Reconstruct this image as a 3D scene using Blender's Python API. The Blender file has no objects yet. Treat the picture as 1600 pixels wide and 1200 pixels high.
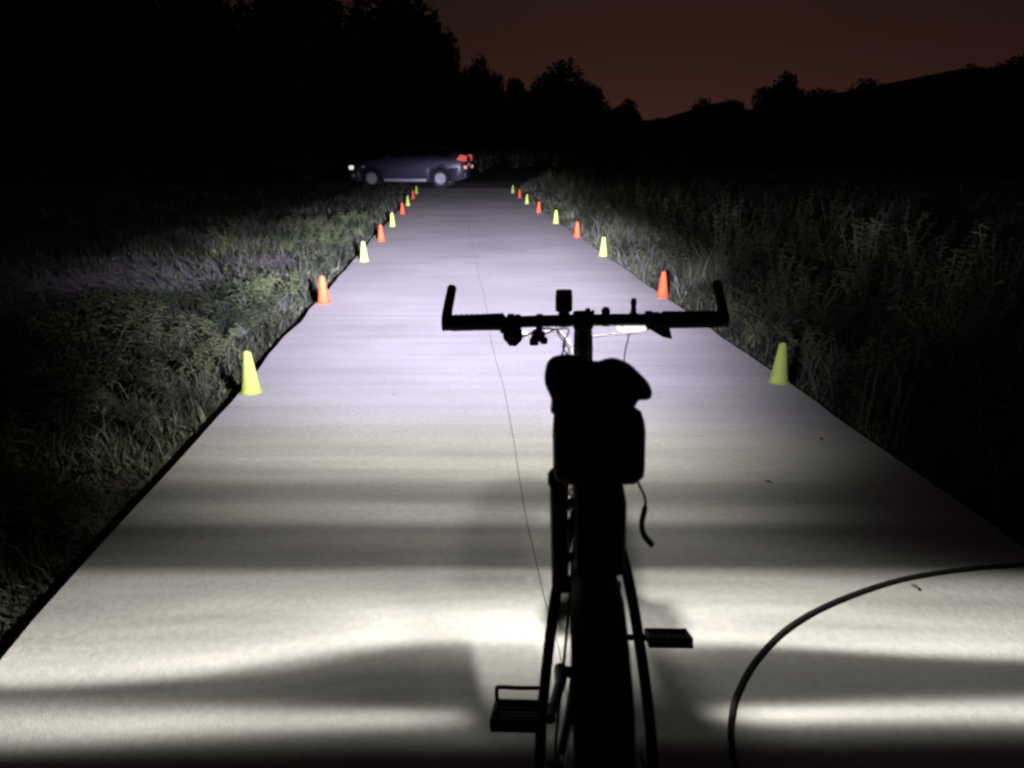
import bpy, bmesh, math, random
import numpy as np
from mathutils import Vector, Matrix, Quaternion, noise
R = math.radians
PI = math.pi
sc = bpy.context.scene
C = sc.collection
rnd = random.Random(7)
nrg = np.random.default_rng(11)

# ---------------------------------------------------------------- camera, sky, exposure
CAM_H = 1.35
PITCH = R(17.745)
FPX = 1150.0                      # focal length in pixels of a 1600 px wide frame
cam = bpy.data.cameras.new('camera')
cam.sensor_width = 36.0
cam.lens = 36.0 * FPX / 1600.0
cam.clip_start = 0.02
cam.clip_end = 3000
co = bpy.data.objects.new('camera', cam)
C.objects.link(co)
co.location = (0, 0, CAM_H)
co.rotation_euler = (R(90) - PITCH, 0, 0)
sc.camera = co
cam.dof.use_dof = True
cam.dof.focus_distance = 4.2
cam.dof.aperture_fstop = 5.0

sc.view_settings.view_transform = 'Standard'
sc.view_settings.look = 'None'
sc.view_settings.exposure = 0.0
sc.view_settings.gamma = 1.0
sc.view_settings.use_curve_mapping = False
sc.cycles.max_bounces = 5
sc.cycles.diffuse_bounces = 3
sc.cycles.glossy_bounces = 3
sc.cycles.transmission_bounces = 3
sc.cycles.transparent_max_bounces = 6
sc.cycles.sample_clamp_indirect = 2.0
sc.cycles.use_denoising = True
sc.cycles.filter_width = 2.5

world = bpy.data.worlds.new('World')
sc.world = world
world.use_nodes = True
wt = world.node_tree
wt.nodes.clear()


class NT:
    """tiny helper to chain math nodes"""
    def __init__(s, t): s.t = t
    def val(s, v, sock):
        if isinstance(v, (int, float)): sock.default_value = v
        else: s.t.links.new(v, sock)
    def m(s, op, a, b=0.0, c=0.0, clamp=False):
        n = s.t.nodes.new('ShaderNodeMath'); n.operation = op; n.use_clamp = clamp
        s.val(a, n.inputs[0]); s.val(b, n.inputs[1]); s.val(c, n.inputs[2])
        return n.outputs[0]
    def gauss(s, x, c, w):
        q = s.m('DIVIDE', s.m('SUBTRACT', x, c), w)
        return s.m('EXPONENT', s.m('MULTIPLY', s.m('MULTIPLY', q, q), -1.0))
    def smooth(s, x, a, b, lo=0.0, hi=1.0):
        n = s.t.nodes.new('ShaderNodeMapRange'); n.interpolation_type = 'SMOOTHSTEP'
        s.val(x, n.inputs[0]); n.inputs[1].default_value = a; n.inputs[2].default_value = b
        n.inputs[3].default_value = lo; n.inputs[4].default_value = hi
        return n.outputs[0]
    def lin(s, x, a, b, lo, hi):
        n = s.t.nodes.new('ShaderNodeMapRange')
        s.val(x, n.inputs[0]); n.inputs[1].default_value = a; n.inputs[2].default_value = b
        n.inputs[3].default_value = lo; n.inputs[4].default_value = hi
        return n.outputs[0]
    def ramp(s, x, stops, interp='LINEAR'):
        n = s.t.nodes.new('ShaderNodeValToRGB'); n.color_ramp.interpolation = interp
        e = n.color_ramp.elements
        while len(e) > 1: e.remove(e[-1])
        for i, (p, c) in enumerate(stops):
            el = e[0] if i == 0 else e.new(p)
            el.position = p
            el.color = (c, c, c, 1) if isinstance(c, (int, float)) else (*c, 1)
        s.t.links.new(x, n.inputs[0])
        return n.outputs[0]


# night sky: brown town glow near the horizon, almost black overhead
w = NT(wt)
tc = wt.nodes.new('ShaderNodeTexCoord')
sx = wt.nodes.new('ShaderNodeSeparateXYZ')
wt.links.new(tc.outputs['Generated'], sx.inputs[0])
skyc = w.ramp(w.m('MAXIMUM', sx.outputs[2], 0.0),
              [(0.0, (.0345, .0128, .0102)), (0.05, (.0305, .0120, .0094)), (0.13, (.0200, .0092, .0062)),
               (0.35, (.011, .0065, .0062)), (1.0, (.0060, .0050, .0060))])
gl = w.m('ADD', w.m('MULTIPLY', w.gauss(sx.outputs[0], 0.18, 0.34), 0.42), 0.76)
mx = wt.nodes.new('ShaderNodeMix'); mx.data_type = 'RGBA'; mx.blend_type = 'MULTIPLY'
mx.inputs[0].default_value = 1.0
wt.links.new(skyc, mx.inputs[6])
wt.links.new(gl, mx.inputs[7])
bg = wt.nodes.new('ShaderNodeBackground')
wo = wt.nodes.new('ShaderNodeOutputWorld')
wt.links.new(mx.outputs[2], bg.inputs[0])
bg.inputs[1].default_value = 1.0
wt.links.new(bg.outputs[0], wo.inputs[0])

# ---------------------------------------------------------------- helpers
def tag(o, label=None, cat=None, group=None, kind=None):
    if label: o['label'] = label
    if cat: o['category'] = cat
    if group: o['group'] = group
    if kind: o['kind'] = kind
    return o

def link(name, me, mats, parent=None):
    o = bpy.data.objects.new(name, me)
    for m in (mats if isinstance(mats, (list, tuple)) else [mats]): me.materials.append(m)
    C.objects.link(o)
    if parent is not None: o.parent = parent
    return o

def obj(name, bm, mat, parent=None, smooth=True):
    me = bpy.data.meshes.new(name)
    bmesh.ops.recalc_face_normals(bm, faces=bm.faces[:])
    bm.to_mesh(me); bm.free()
    if smooth:
        me.polygons.foreach_set('use_smooth', [True] * len(me.polygons))
        me.set_sharp_from_angle(angle=R(38))
    return link(name, me, mat, parent)

def empty(name, loc, rz=0.0):
    o = bpy.data.objects.new(name, None)
    o.empty_display_size = 0.1
    C.objects.link(o); o.location = loc; o.rotation_euler = (0, 0, rz)
    return o

def copy_tree(o, parent=None):
    c = o.copy(); C.objects.link(c)
    if parent is not None: c.parent = parent
    for ch in list(o.children): copy_tree(ch, c)
    return c

def box(bm, c, s, rot=None, bev=0.0, taper=None):
    vs = []
    for dz in (-.5, .5):
        for dx, dy in ((-.5, -.5), (.5, -.5), (.5, .5), (-.5, .5)):
            k = taper if (taper and dz > 0) else 1.0
            v = Vector((dx * s[0] * k, dy * s[1] * k, dz * s[2]))
            if rot is not None: v = rot @ v
            vs.append(bm.verts.new(v + Vector(c)))
    fs = [bm.faces.new([vs[i] for i in q]) for q in ((3, 2, 1, 0), (4, 5, 6, 7), (0, 1, 5, 4), (1, 2, 6, 5), (2, 3, 7, 6), (3, 0, 4, 7))]
    if bev > 0:
        bmesh.ops.recalc_face_normals(bm, faces=fs)
        es = list({e for f in fs for e in f.edges})
        bmesh.ops.bevel(bm, geom=es, offset=bev, segments=2, profile=.5, affect='EDGES')

def tube(bm, pts, rad, seg=10, closed=False, caps=True, flat=1.0):
    pts = [Vector(p) for p in pts]
    n = len(pts)
    if not isinstance(rad, (list, tuple)): rad = [rad] * n
    rings = []
    up = None
    for i in range(n):
        if closed: d = (pts[(i + 1) % n] - pts[i - 1])
        else: d = pts[min(i + 1, n - 1)] - pts[max(i - 1, 0)]
        d.normalize()
        if up is None:
            a = Vector((0, 0, 1)) if abs(d.z) < .9 else Vector((0, 1, 0))
            up = (a - d * a.dot(d)).normalized()
        else:
            up = (up - d * up.dot(d)).normalized()
        sd = d.cross(up)
        rings.append([bm.verts.new(pts[i] + (sd * math.cos(2 * PI * k / seg) + up * math.sin(2 * PI * k / seg) * flat) * rad[i]) for k in range(seg)])
    for i in range(n if closed else n - 1):
        a, b = rings[i], rings[(i + 1) % n]
        for k in range(seg):
            bm.faces.new((a[k], a[(k + 1) % seg], b[(k + 1) % seg], b[k]))
    if caps and not closed:
        bm.faces.new(rings[0][::-1]); bm.faces.new(rings[-1])

def curve(pts, n=8):
    """Catmull-Rom through points"""
    P = [Vector(p) for p in pts]
    P = [P[0] * 2 - P[1]] + P + [P[-1] * 2 - P[-2]]
    out = []
    for i in range(1, len(P) - 2):
        for k in range(n):
            t = k / n
            out.append(0.5 * ((2 * P[i]) + (-P[i - 1] + P[i + 1]) * t + (2 * P[i - 1] - 5 * P[i] + 4 * P[i + 1] - P[i + 2]) * t * t
                              + (-P[i - 1] + 3 * P[i] - 3 * P[i + 1] + P[i + 2]) * t ** 3))
    out.append(P[-2])
    return out

def lathe(bm, prof, origin=(0, 0, 0), axis='Z', seg=24, close=False):
    """prof: list of (radius, height)"""
    o = Vector(origin)
    def pt(r, h, a):
        c, s = math.cos(a) * r, math.sin(a) * r
        if axis == 'Z': return o + Vector((c, s, h))
        if axis == 'X': return o + Vector((h, c, s))
        return o + Vector((c, h, s))
    rings = [[bm.verts.new(pt(max(r, 1e-5), h, 2 * PI * k / seg)) for k in range(seg)] for r, h in prof]
    m = len(rings)
    for i in range(m if close else m - 1):
        a, b = rings[i], rings[(i + 1) % m]
        for k in range(seg):
            bm.faces.new((a[k], a[(k + 1) % seg], b[(k + 1) % seg], b[k]))
    if not close:
        bm.faces.new(rings[0]); bm.faces.new(rings[-1][::-1])

def loft(bm, rings, cap=True):
    vr = [[bm.verts.new(Vector(p)) for p in r] for r in rings]
    n = len(vr[0])
    for a, b in zip(vr, vr[1:]):
        for k in range(n):
            bm.faces.new((a[k], a[(k + 1) % n], b[(k + 1) % n], b[k]))
    if cap:
        bm.faces.new(vr[0][::-1]); bm.faces.new(vr[-1])

def NB(): return bmesh.new()

# ---------------------------------------------------------------- materials
def mat(name, col, rough=.6, metal=0.0, spec=.5, noise_amt=0.0, scale=20.0, bump=0.0, bscale=200.0, emit=None, estr=0.0, coat=0.0, sheen=0.0, trans=0.0):
    m = bpy.data.materials.new(name); m.use_nodes = True
    t = m.node_tree; p = t.nodes['Principled BSDF']
    p.inputs['Base Color'].default_value = (*col, 1)
    p.inputs['Roughness'].default_value = rough
    p.inputs['Metallic'].default_value = metal
    p.inputs['Specular IOR Level'].default_value = spec
    p.inputs['Coat Weight'].default_value = coat
    p.inputs['Sheen Weight'].default_value = sheen
    p.inputs['Transmission Weight'].default_value = trans
    if emit:
        p.inputs['Emission Color'].default_value = (*emit, 1); p.inputs['Emission Strength'].default_value = estr
    tcn = t.nodes.new('ShaderNodeTexCoord')
    if noise_amt > 0:
        n = t.nodes.new('ShaderNodeTexNoise'); n.inputs['Scale'].default_value = scale; n.inputs['Detail'].default_value = 6
        t.links.new(tcn.outputs['Object'], n.inputs['Vector'])
        r = t.nodes.new('ShaderNodeValToRGB')
        r.color_ramp.elements[0].position = .3; r.color_ramp.elements[1].position = .7
        r.color_ramp.elements[0].color = (*[c * (1 - noise_amt) for c in col], 1)
        r.color_ramp.elements[1].color = (*[min(1, c * (1 + noise_amt)) for c in col], 1)
        t.links.new(n.outputs['Fac'], r.inputs[0]); t.links.new(r.outputs[0], p.inputs['Base Color'])
    if bump > 0:
        n2 = t.nodes.new('ShaderNodeTexNoise'); n2.inputs['Scale'].default_value = bscale; n2.inputs['Detail'].default_value = 4
        t.links.new(tcn.outputs['Object'], n2.inputs['Vector'])
        b = t.nodes.new('ShaderNodeBump'); b.inputs['Strength'].default_value = bump; b.inputs['Distance'].default_value = .002
        t.links.new(n2.outputs['Fac'], b.inputs['Height']); t.links.new(b.outputs[0], p.inputs['Normal'])
    return m

M = {}
M['black_paint'] = mat('black_paint', (.024, .020, .026), .45, noise_amt=.3, scale=8, spec=.3)
M['black_plastic'] = mat('black_plastic', (.024, .022, .026), .6, spec=.25, bump=.2)
M['black_rubber'] = mat('black_rubber', (.024, .022, .024), .85, spec=.2, bump=.4, noise_amt=.3)
M['nylon'] = mat('nylon', (.024, .021, .027), .85, spec=.15, bump=.7, bscale=600, noise_amt=.25)
M['dark_metal'] = mat('dark_metal', (.05, .05, .052), .45, metal=.8, noise_amt=.3)
M['steel'] = mat('steel', (.35, .35, .36), .35, metal=1.0)
M['reflector'] = mat('reflector', (.55, .55, .52), .4, noise_amt=.1)
M['lamp_glow'] = mat('lamp_glow', (.8, .8, .85), .3, emit=(.95, .93, 1.0), estr=1.15)
M['lens'] = mat('lens', (.8, .8, .85), .1, emit=(1, .95, 1), estr=4.0)
M['lime'] = mat('lime_plastic', (.29, .375, .075), .75, spec=.2, noise_amt=.06, scale=30)
M['orange'] = mat('orange_plastic', (.42, .066, .022), .75, spec=.2, noise_amt=.06, scale=30)
M['bark'] = mat('bark', (.06, .045, .035), .9, noise_amt=.4, bump=.8, bscale=12)
M['navy'] = mat('navy_paint', (.046, .043, .070), .35, coat=.5, noise_amt=.08, scale=3)
M['sill'] = mat('sill_silver', (.32, .31, .34), .45, noise_amt=.1)
M['glass'] = mat('dark_glass', (.01, .01, .012), .08, spec=.5)
M['rim_alloy'] = mat('rim_alloy', (.36, .36, .40), .5, metal=.25)
M['tail'] = mat('tail_lamp_glint', (.5, .03, .03), .3, emit=(1.0, .17, .13), estr=.55)  # weak emission imitates bicycle light sent back by the tail lens
M['tail_low'] = mat('tail_reflector_glow', (.7, .2, .18), .3, emit=(1.0, .42, .36), estr=.55)  # added glow imitates light bouncing off the reflector, no lamp here
M['head'] = mat('car_lamp_glint', (.8, .8, .75), .2, emit=(1.0, .97, .85), estr=.75)  # emission paints the glint of the bicycle beam on the headlight
M['dry_leaf'] = mat('dry_leaf', (.06, .045, .03), .8, noise_amt=.3)
M['hose'] = mat('hose_rubber', (.011, .009, .009), .8, spec=.2, noise_amt=.3)

def leaf_mat(name, a, b, trans=.25):
    m = bpy.data.materials.new(name); m.use_nodes = True
    t = m.node_tree; p = t.nodes['Principled BSDF']
    p.inputs['Roughness'].default_value = .6
    p.inputs['Specular IOR Level'].default_value = .25
    at = t.nodes.new('ShaderNodeAttribute'); at.attribute_name = 'tint'
    n = t.nodes.new('ShaderNodeTexNoise'); n.inputs['Scale'].default_value = 1.7; n.inputs['Detail'].default_value = 3
    g = t.nodes.new('ShaderNodeNewGeometry'); t.links.new(g.outputs['Position'], n.inputs['Vector'])
    h = NT(t)
    f = h.m('ADD', h.m('MULTIPLY', at.outputs['Fac'], .42), h.smooth(n.outputs['Fac'], .36, .64, -.12, .55), clamp=True)
    r = t.nodes.new('ShaderNodeValToRGB')
    r.color_ramp.elements[0].position = .15; r.color_ramp.elements[1].position = .9
    r.color_ramp.elements[0].color = (*a, 1); r.color_ramp.elements[1].color = (*b, 1)
    t.links.new(f, r.inputs[0]); t.links.new(r.outputs[0], p.inputs['Base Color'])
    return m

M['grass'] = leaf_mat('grass_blades', (.010, .0125, .0065), (.046, .054, .033))
M['weed'] = leaf_mat('weed_leaves', (.014, .020, .010), (.098, .118, .052))
M['dry'] = leaf_mat('dry_grass', (.035, .033, .026), (.10, .095, .08))
M['crown'] = leaf_mat('tree_leaves', (.012, .017, .009), (.035, .043, .022))

# concrete
def concrete():
    m = bpy.data.materials.new('concrete'); m.use_nodes = True
    t = m.node_tree; p = t.nodes['Principled BSDF']
    p.inputs['Roughness'].default_value = .88; p.inputs['Specular IOR Level'].default_value = .25
    tcn = t.nodes.new('ShaderNodeTexCoord'); h = NT(t)
    def nz(sc_, det, stretch=(1, 1, 1)):
        mp = t.nodes.new('ShaderNodeMapping'); mp.inputs['Scale'].default_value = stretch
        t.links.new(tcn.outputs['Object'], mp.inputs[0])
        n = t.nodes.new('ShaderNodeTexNoise'); n.inputs['Scale'].default_value = sc_; n.inputs['Detail'].default_value = det
        t.links.new(mp.outputs[0], n.inputs['Vector']); return n.outputs['Fac']
    big = nz(.8, 5); streak = nz(1.6, 4, (.25, 5.0, 1)); fine = nz(38, 6); sp = nz(170, 2)
    v = h.m('ADD', h.m('MULTIPLY', big, .40), h.m('ADD', h.m('MULTIPLY', streak, .26), h.m('ADD', h.m('MULTIPLY', fine, .24), h.m('MULTIPLY', sp, .12))))
    c = h.ramp(v, [(.34, (.215, .208, .200)), (.43, (.30, .292, .28)), (.5, (.335, .326, .312)), (.57, (.375, .366, .35)), (.66, (.44, .43, .41))])
    # small dark spots and pits
    vo = t.nodes.new('ShaderNodeTexVoronoi'); vo.inputs['Scale'].default_value = 2.3
    t.links.new(tcn.outputs['Object'], vo.inputs['Vector'])
    pits = h.smooth(h.m('ADD', vo.outputs['Distance'], h.m('MULTIPLY', fine, .05)), .045, .07, .35, 0.0)
    mixn = t.nodes.new('ShaderNodeMix'); mixn.data_type = 'RGBA'
    t.links.new(pits, mixn.inputs[0]); t.links.new(c, mixn.inputs[6]); mixn.inputs[7].default_value = (.12, .115, .11, 1)
    t.links.new(mixn.outputs[2], p.inputs['Base Color'])
    b = t.nodes.new('ShaderNodeBump'); b.inputs['Strength'].default_value = .6; b.inputs['Distance'].default_value = .004
    t.links.new(h.m('ADD', fine, h.m('MULTIPLY', sp, .6)), b.inputs['Height']); t.links.new(b.outputs[0], p.inputs['Normal'])
    return m
M['concrete'] = concrete()

def soil():
    m = bpy.data.materials.new('soil'); m.use_nodes = True
    t = m.node_tree; p = t.nodes['Principled BSDF']; p.inputs['Roughness'].default_value = .95
    p.inputs['Specular IOR Level'].default_value = .15
    h = NT(t); g = t.nodes.new('ShaderNodeNewGeometry')
    n = t.nodes.new('ShaderNodeTexNoise'); n.inputs['Scale'].default_value = .9; n.inputs['Detail'].default_value = 8
    t.links.new(g.outputs['Position'], n.inputs['Vector'])
    n2 = t.nodes.new('ShaderNodeTexNoise'); n2.inputs['Scale'].default_value = 14; n2.inputs['Detail'].default_value = 6
    t.links.new(g.outputs['Position'], n2.inputs['Vector'])
    v = h.m('ADD', h.m('MULTIPLY', n.outputs['Fac'], .6), h.m('MULTIPLY', n2.outputs['Fac'], .4))
    c = h.ramp(v, [(.35, (.030, .028, .022)), (.55, (.060, .052, .042)), (.72, (.095, .083, .068))])
    t.links.new(c, p.inputs['Base Color'])
    b = t.nodes.new('ShaderNodeBump'); b.inputs['Strength'].default_value = .8; b.inputs['Distance'].default_value = .03
    t.links.new(n2.outputs['Fac'], b.inputs['Height']); t.links.new(b.outputs[0], p.inputs['Normal'])
    return m
M['soil'] = soil()
M['gravel'] = mat('gravel', (.27, .245, .255), .95, noise_amt=.45, scale=6, bump=1.0, bscale=60, spec=.2)
M['asphalt'] = mat('asphalt', (.13, .125, .13), .9, noise_amt=.25, scale=5, bump=.6, bscale=90, spec=.2)

# ---------------------------------------------------------------- path frame: the path runs 4.4 deg left of the view axis
TH = R(4.404)
PC, PS = math.cos(TH), math.sin(TH)
def P2W(a, b, z=0.0):
    """a across the path, b along it -> world"""
    return Vector((a * PC - b * PS, a * PS + b * PC, z))
EDGE_L, EDGE_R, SEAM = -1.29, 2.0, 0.26
PATH_END = 27.2

# ---------------------------------------------------------------- ground
def soil_z(a, b):
    """height of the verge, concrete top is z=0"""
    if a < EDGE_L: d = EDGE_L - a
    elif a > EDGE_R: d = a - EDGE_R
    else: return -.13
    s = min(1.0, d / .35)
    base = -.105 * (1 - s) + -.05 * s
    nz = noise.noise(Vector((a * .9, b * .9, 3.1))) * .06 + noise.noise(Vector((a * 3.1, b * 3.1, 1.7))) * .02
    z = base + nz * s
    if a > EDGE_R + 1.0: z += min(1.0, (a - EDGE_R - 1) / 4) * .18
    if -9 < a < -1.62 and 5.3 < b < 10.6: z = min(z, -.03)
    if b > PATH_END - .5: z = min(z, -.03)
    return z

def ground():
    ax = [-900, -400, -200, -100, -60, -40, -30, -22] + list(np.arange(-16, -5, .6)) + list(np.arange(-5, -1.4, .12)) + \
         [EDGE_L - .05, EDGE_L - .001, EDGE_L + .03, -.5, .5, 1.5, EDGE_R - .03, EDGE_R + .001, EDGE_R + .05] + list(np.arange(2.15, 6, .13)) + \
         list(np.arange(6, 16, .6)) + [22, 30, 40, 60, 100, 200, 400, 900]
    by = [-300, -100, -40, -20, -10, -5, -3, -2, -1, 0] + list(np.arange(.3, 13, .14)) + list(np.arange(13, 34, .45)) + [36, 40, 46, 54, 65, 80, 110, 160, 300, 600, 1200]
    vs = []
    for b in by:
        for a in ax:
            far = abs(a) > 20 or b > 46 or b < -6
            z = (-.05 if (a < EDGE_L or a > EDGE_R) else -.13) if far else soil_z(a, b)
            vs.append(P2W(a, b, z))
    n = len(ax)
    fs = [(j * n + i, j * n + i + 1, (j + 1) * n + i + 1, (j + 1) * n + i) for j in range(len(by) - 1) for i in range(n - 1)]
    me = bpy.data.meshes.new('ground'); me.from_pydata(vs, [], fs)
    me.polygons.foreach_set('use_smooth', [True] * len(fs))
    o = link('ground', me, M['soil']); tag(o, 'dark soil and weedy verge either side of the concrete path', kind='structure')
ground()

def slab(a0, a1, name, parent, wob0, wob1):
    bs = list(np.arange(-3, PATH_END, .25)) + [PATH_END]
    bm = NB(); top0, top1, bot0, bot1, in0, in1 = [], [], [], [], [], []
    for b in bs:
        e0 = a0 + wob0 * noise.noise(Vector((b * 1.1, 2.0, round(a0, 1)))) + wob0 * .5 * noise.noise(Vector((b * 5.0, 7.0, round(a0, 1))))
        e1 = a1 + wob1 * noise.noise(Vector((b * 1.1, 2.0, round(a1, 1)))) + wob1 * .5 * noise.noise(Vector((b * 5.0, 7.0, round(a1, 1))))
        bot0.append(bm.verts.new(P2W(e0, b, -.15))); top0.append(bm.verts.new(P2W(e0, b, -.008 if a0 < 0 else -.002)))
        in0.append(bm.verts.new(P2W(e0 + (.008 if a0 < 0 else .002), b, 0))); in1.append(bm.verts.new(P2W(e1 - (.008 if a1 > 1 else .002), b, 0)))
        top1.append(bm.verts.new(P2W(e1, b, -.008 if a1 > 1 else -.002))); bot1.append(bm.verts.new(P2W(e1, b, -.15)))
    rows = [bot0, top0, in0, in1, top1, bot1]
    for r0, r1 in zip(rows, rows[1:]):
        for i in range(len(bs) - 1): bm.faces.new((r0[i], r1[i], r1[i + 1], r0[i + 1]))
    for i in (0, -1): bm.faces.new([r[i] for r in rows])
    return obj(name, bm, M['concrete'], parent, smooth=False)
path = empty('concrete_path', (0, 0, 0)); tag(path, 'pale concrete cycle path lit by the bicycle headlight', kind='structure')
slab(EDGE_L, SEAM - .0009, 'slab', path, .030, .016)
slab(SEAM + .0009, EDGE_R, 'slab', path, .016, .030)

def sheet(name, rect, z, m, label, jag=.15):
    a0, a1, b0, b1 = rect
    bm = NB()
    na, nb = 30, 12
    g = [[bm.verts.new(P2W(a0 + (a1 - a0) * i / na + (jag * noise.noise(Vector((j * .9, i * .9, 4))) if i in (0, na) else 0),
                           b0 + (b1 - b0) * j / nb + (jag * noise.noise(Vector((i * .7, j, 9))) if j in (0, nb) else 0),
                           z + .004 * noise.noise(Vector((i, j, 1))))) for i in range(na + 1)] for j in range(nb + 1)]
    for j in range(nb):
        for i in range(na): bm.faces.new((g[j][i], g[j][i + 1], g[j + 1][i + 1], g[j + 1][i]))
    return tag(obj(name, bm, m), label, kind='structure')
sheet('gravel_track', (-9.0, -1.62, 5.5, 10.2), -.012, M['gravel'], 'pale gravel track joining the path from the left', .5)
sheet('road', (-60, 60, PATH_END + .02, PATH_END + 6), -.012, M['asphalt'], 'dark asphalt road crossing the end of the path')

# far hills closing the horizon
def hill(name, pts, D, label, base=-1):
    bm = NB(); rows = []
    for (x, z) in pts:
        rows.append([bm.verts.new((x, D + k * 30, (z * (1 - (k / 4) ** 2) if k else z * .0) if k in (0,) else z * math.cos((k - 1) * PI / 8) ** .7 if k > 0 else base)) for k in range(0, 5)])
    for a, b in zip(rows, rows[1:]):
        for k in range(4): bm.faces.new((a[k], b[k], b[k + 1], a[k + 1]))
    o = obj(name, bm, M['soil']); tag(o, label, kind='structure')
def rise(pts, D, label):
    P = [((x - 800) / FPX * (D * math.cos(PITCH) - 3 * math.sin(PITCH)), CAM_H + D * math.tan(math.atan((600 - y) / FPX) - PITCH)) for x, y in pts]
    out = []
    for (x0, z0), (x1, z1) in zip(P, P[1:]):
        for k in range(12):
            t = k / 12; x = x0 + (x1 - x0) * t
            out.append((x, z0 + (z1 - z0) * t + .7 * noise.noise(Vector((x * .33, 1, D))) + .45 * noise.noise(Vector((x * 1.1, 1, D))) + .25 * rnd.random() - .2))
    hill('wooded_rise', out, D, label)
rise([(780, 150), (870, 132), (940, 158), (985, 172), (1030, 193), (1080, 190), (1110, 176), (1170, 160), (1220, 138), (1290, 150), (1380, 146), (1440, 128), (1510, 108), (1600, 90), (1760, 60), (2000, 70)], 90, 'dark wooded rise closing the view behind the trees')
hill('hills', [(-420 + i * 20, 7.5 + 3.0 * noise.noise(Vector((i * .35, 0, 0))) + (max(0, i - 24) * .55)) for i in range(46)], 150, 'low dark hills behind the trees')

# ---------------------------------------------------------------- trees
def crown_mesh(seed, n=9000, leaf=.062, smooth_=0.0):
    """unit crown: radius about 1 in x/y, z from 0 to 2"""
    g = np.random.default_rng(seed)
    cl = []
    for i in range(16):
        u = g.normal(size=3); u /= np.linalg.norm(u); r = g.uniform(.35, .72)
        c = np.array([u[0] * r, u[1] * r, 1.0 + u[2] * r * .95]); cl.append((c, g.uniform(.24, .46)))
    cl.append((np.array([0, 0, .9]), .62)); cl.append((np.array([0, 0, 1.25]), .5))
    cl.append((np.array([0.1, 0, 1.62]), .30)); cl.append((np.array([0, 0, .45]), .55))
    vs, fs, tint = [], [], []
    w8 = np.array([r ** 2 for _, r in cl]); w8 /= w8.sum()
    idx = g.choice(len(cl), n, p=w8)
    for i in range(n):
        c, r = cl[idx[i]]
        u = g.normal(size=3); u /= np.linalg.norm(u)
        p = c + u * r * (g.uniform(.35, 1.0) ** .5 if g.random() > .06 else g.uniform(1.0, 1.22))
        a = g.normal(size=3); a /= np.linalg.norm(a); b = np.cross(a, u + .01); b /= np.linalg.norm(b) + 1e-9
        s = leaf * g.uniform(.5, 1.25)
        k = len(vs)
        vs += [p - a * s, p + b * s * .55, p + a * s, p - b * s * .55]
        fs.append((k, k + 1, k + 2, k + 3)); tint += [g.random()] * 4
    me = bpy.data.meshes.new('crown'); me.from_pydata([tuple(v) for v in vs], [], fs)
    at = me.attributes.new('tint', 'FLOAT', 'POINT'); at.data.foreach_set('value', tint)
    me.materials.append(M['crown'])
    return me
crowns = [crown_mesh(s) for s in (1, 2, 3, 4)]

def trunk_mesh(seed):
    g = random.Random(seed); bm = NB()
    tube(bm, [(0, 0, -.1), (.02, 0, .3), (-.01, .02, .7), (.03, 0, 1.1), (0, 0, 1.5)], [.085, .065, .055, .035, .012], 8)
    for i in range(7):
        z = .35 + i * .14; a = g.uniform(0, 2 * PI); L = g.uniform(.4, .7)
        tube(bm, [(0, 0, z), (math.cos(a) * L * .5, math.sin(a) * L * .5, z + .15), (math.cos(a) * L, math.sin(a) * L, z + .38)], [.028, .018, .006], 5)
    me = bpy.data.meshes.new('trunk'); bmesh.ops.recalc_face_normals(bm, faces=bm.faces[:]); bm.to_mesh(me); bm.free()
    me.materials.append(M['bark']); return me
trunks = [trunk_mesh(s) for s in (5, 6)]

def tree(i, X, Y, h, r, label, group):
    t = empty('tree', (X, Y, -.1), rnd.uniform(0, 6.28))
    tag(t, label, 'tree', group)
    tr = bpy.data.objects.new('trunk', trunks[i % 2]); C.objects.link(tr); tr.parent = t; tr.scale = (r * .9, r * .9, h * .5)
    cr = bpy.data.objects.new('crown', crowns[i % 4]); C.objects.link(cr); cr.parent = t
    low = .06 * h
    cr.location = (0, 0, low); cr.scale = (r, r, (h - low) / 2)
    return t

# X, Y, height, crown radius
def spot(xp, yp, D, rp):
    """metres for a tree of the silhouette: bearing and elevation as seen from the path"""
    el = math.atan((600 - yp) / FPX) - PITCH
    dep = D * math.cos(PITCH) - 3 * math.sin(PITCH)
    return (xp - 800) / FPX * dep, D, CAM_H + D * math.tan(el) + .1, rp / FPX * dep
left_wood = [(610, -30, 38, 125), (470, -80, 35, 150), (320, -60, 39, 160), (165, -90, 34, 160), (15, -70, 37, 160), (-140, -80, 35, 160), (540, 60, 44, 110), (400, 40, 47, 120), (240, 30, 47, 120), (90, 60, 45, 120)]
for i, a in enumerate(left_wood):
    tree(i, *spot(*a), 'tall dark tree in the black wood left of the path', 'tall trees in the wood on the left')
named = [
    ((690, 40, 46, 62), 'tall dark tree at the right end of the left wood'),
    ((750, 78, 50, 48), 'shorter dark tree stepping down from the left wood'),
    ((808, 116, 58, 40), 'low round dark tree just right of the left wood'),
    ((868, 101, 62, 72), 'broad bushy tree standing against the brown sky above the path'),
    ((932, 130, 64, 46), 'dark tree just right of the broad bushy one'),
    ((978, 150, 72, 46), 'small dark tree left of the low gap in the skyline'),
    ((1040, 180, 84, 46), 'lowest far tree in the gap where the sky glows red'),
    ((1098, 158, 72, 40), 'small dark tree right of the low gap in the skyline'),
    ((1148, 152, 68, 52), 'dark tree between the low gap and the peaked tree'),
    ((1222, 106, 62, 58), 'peaked dark tree standing highest on the middle right'),
    ((1290, 134, 60, 66), 'dark tree just right of the peaked tree'),
    ((1362, 128, 58, 66), 'flat topped dark tree before the right rise'),
    ((1432, 115, 56, 64), 'dark tree at the foot of the right rise'),
    ((1505, 94, 54, 72), 'rounded dark tree high on the right rise'),
    ((1595, 76, 52, 82), 'big rounded dark tree cut by the right edge'),
]
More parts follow.
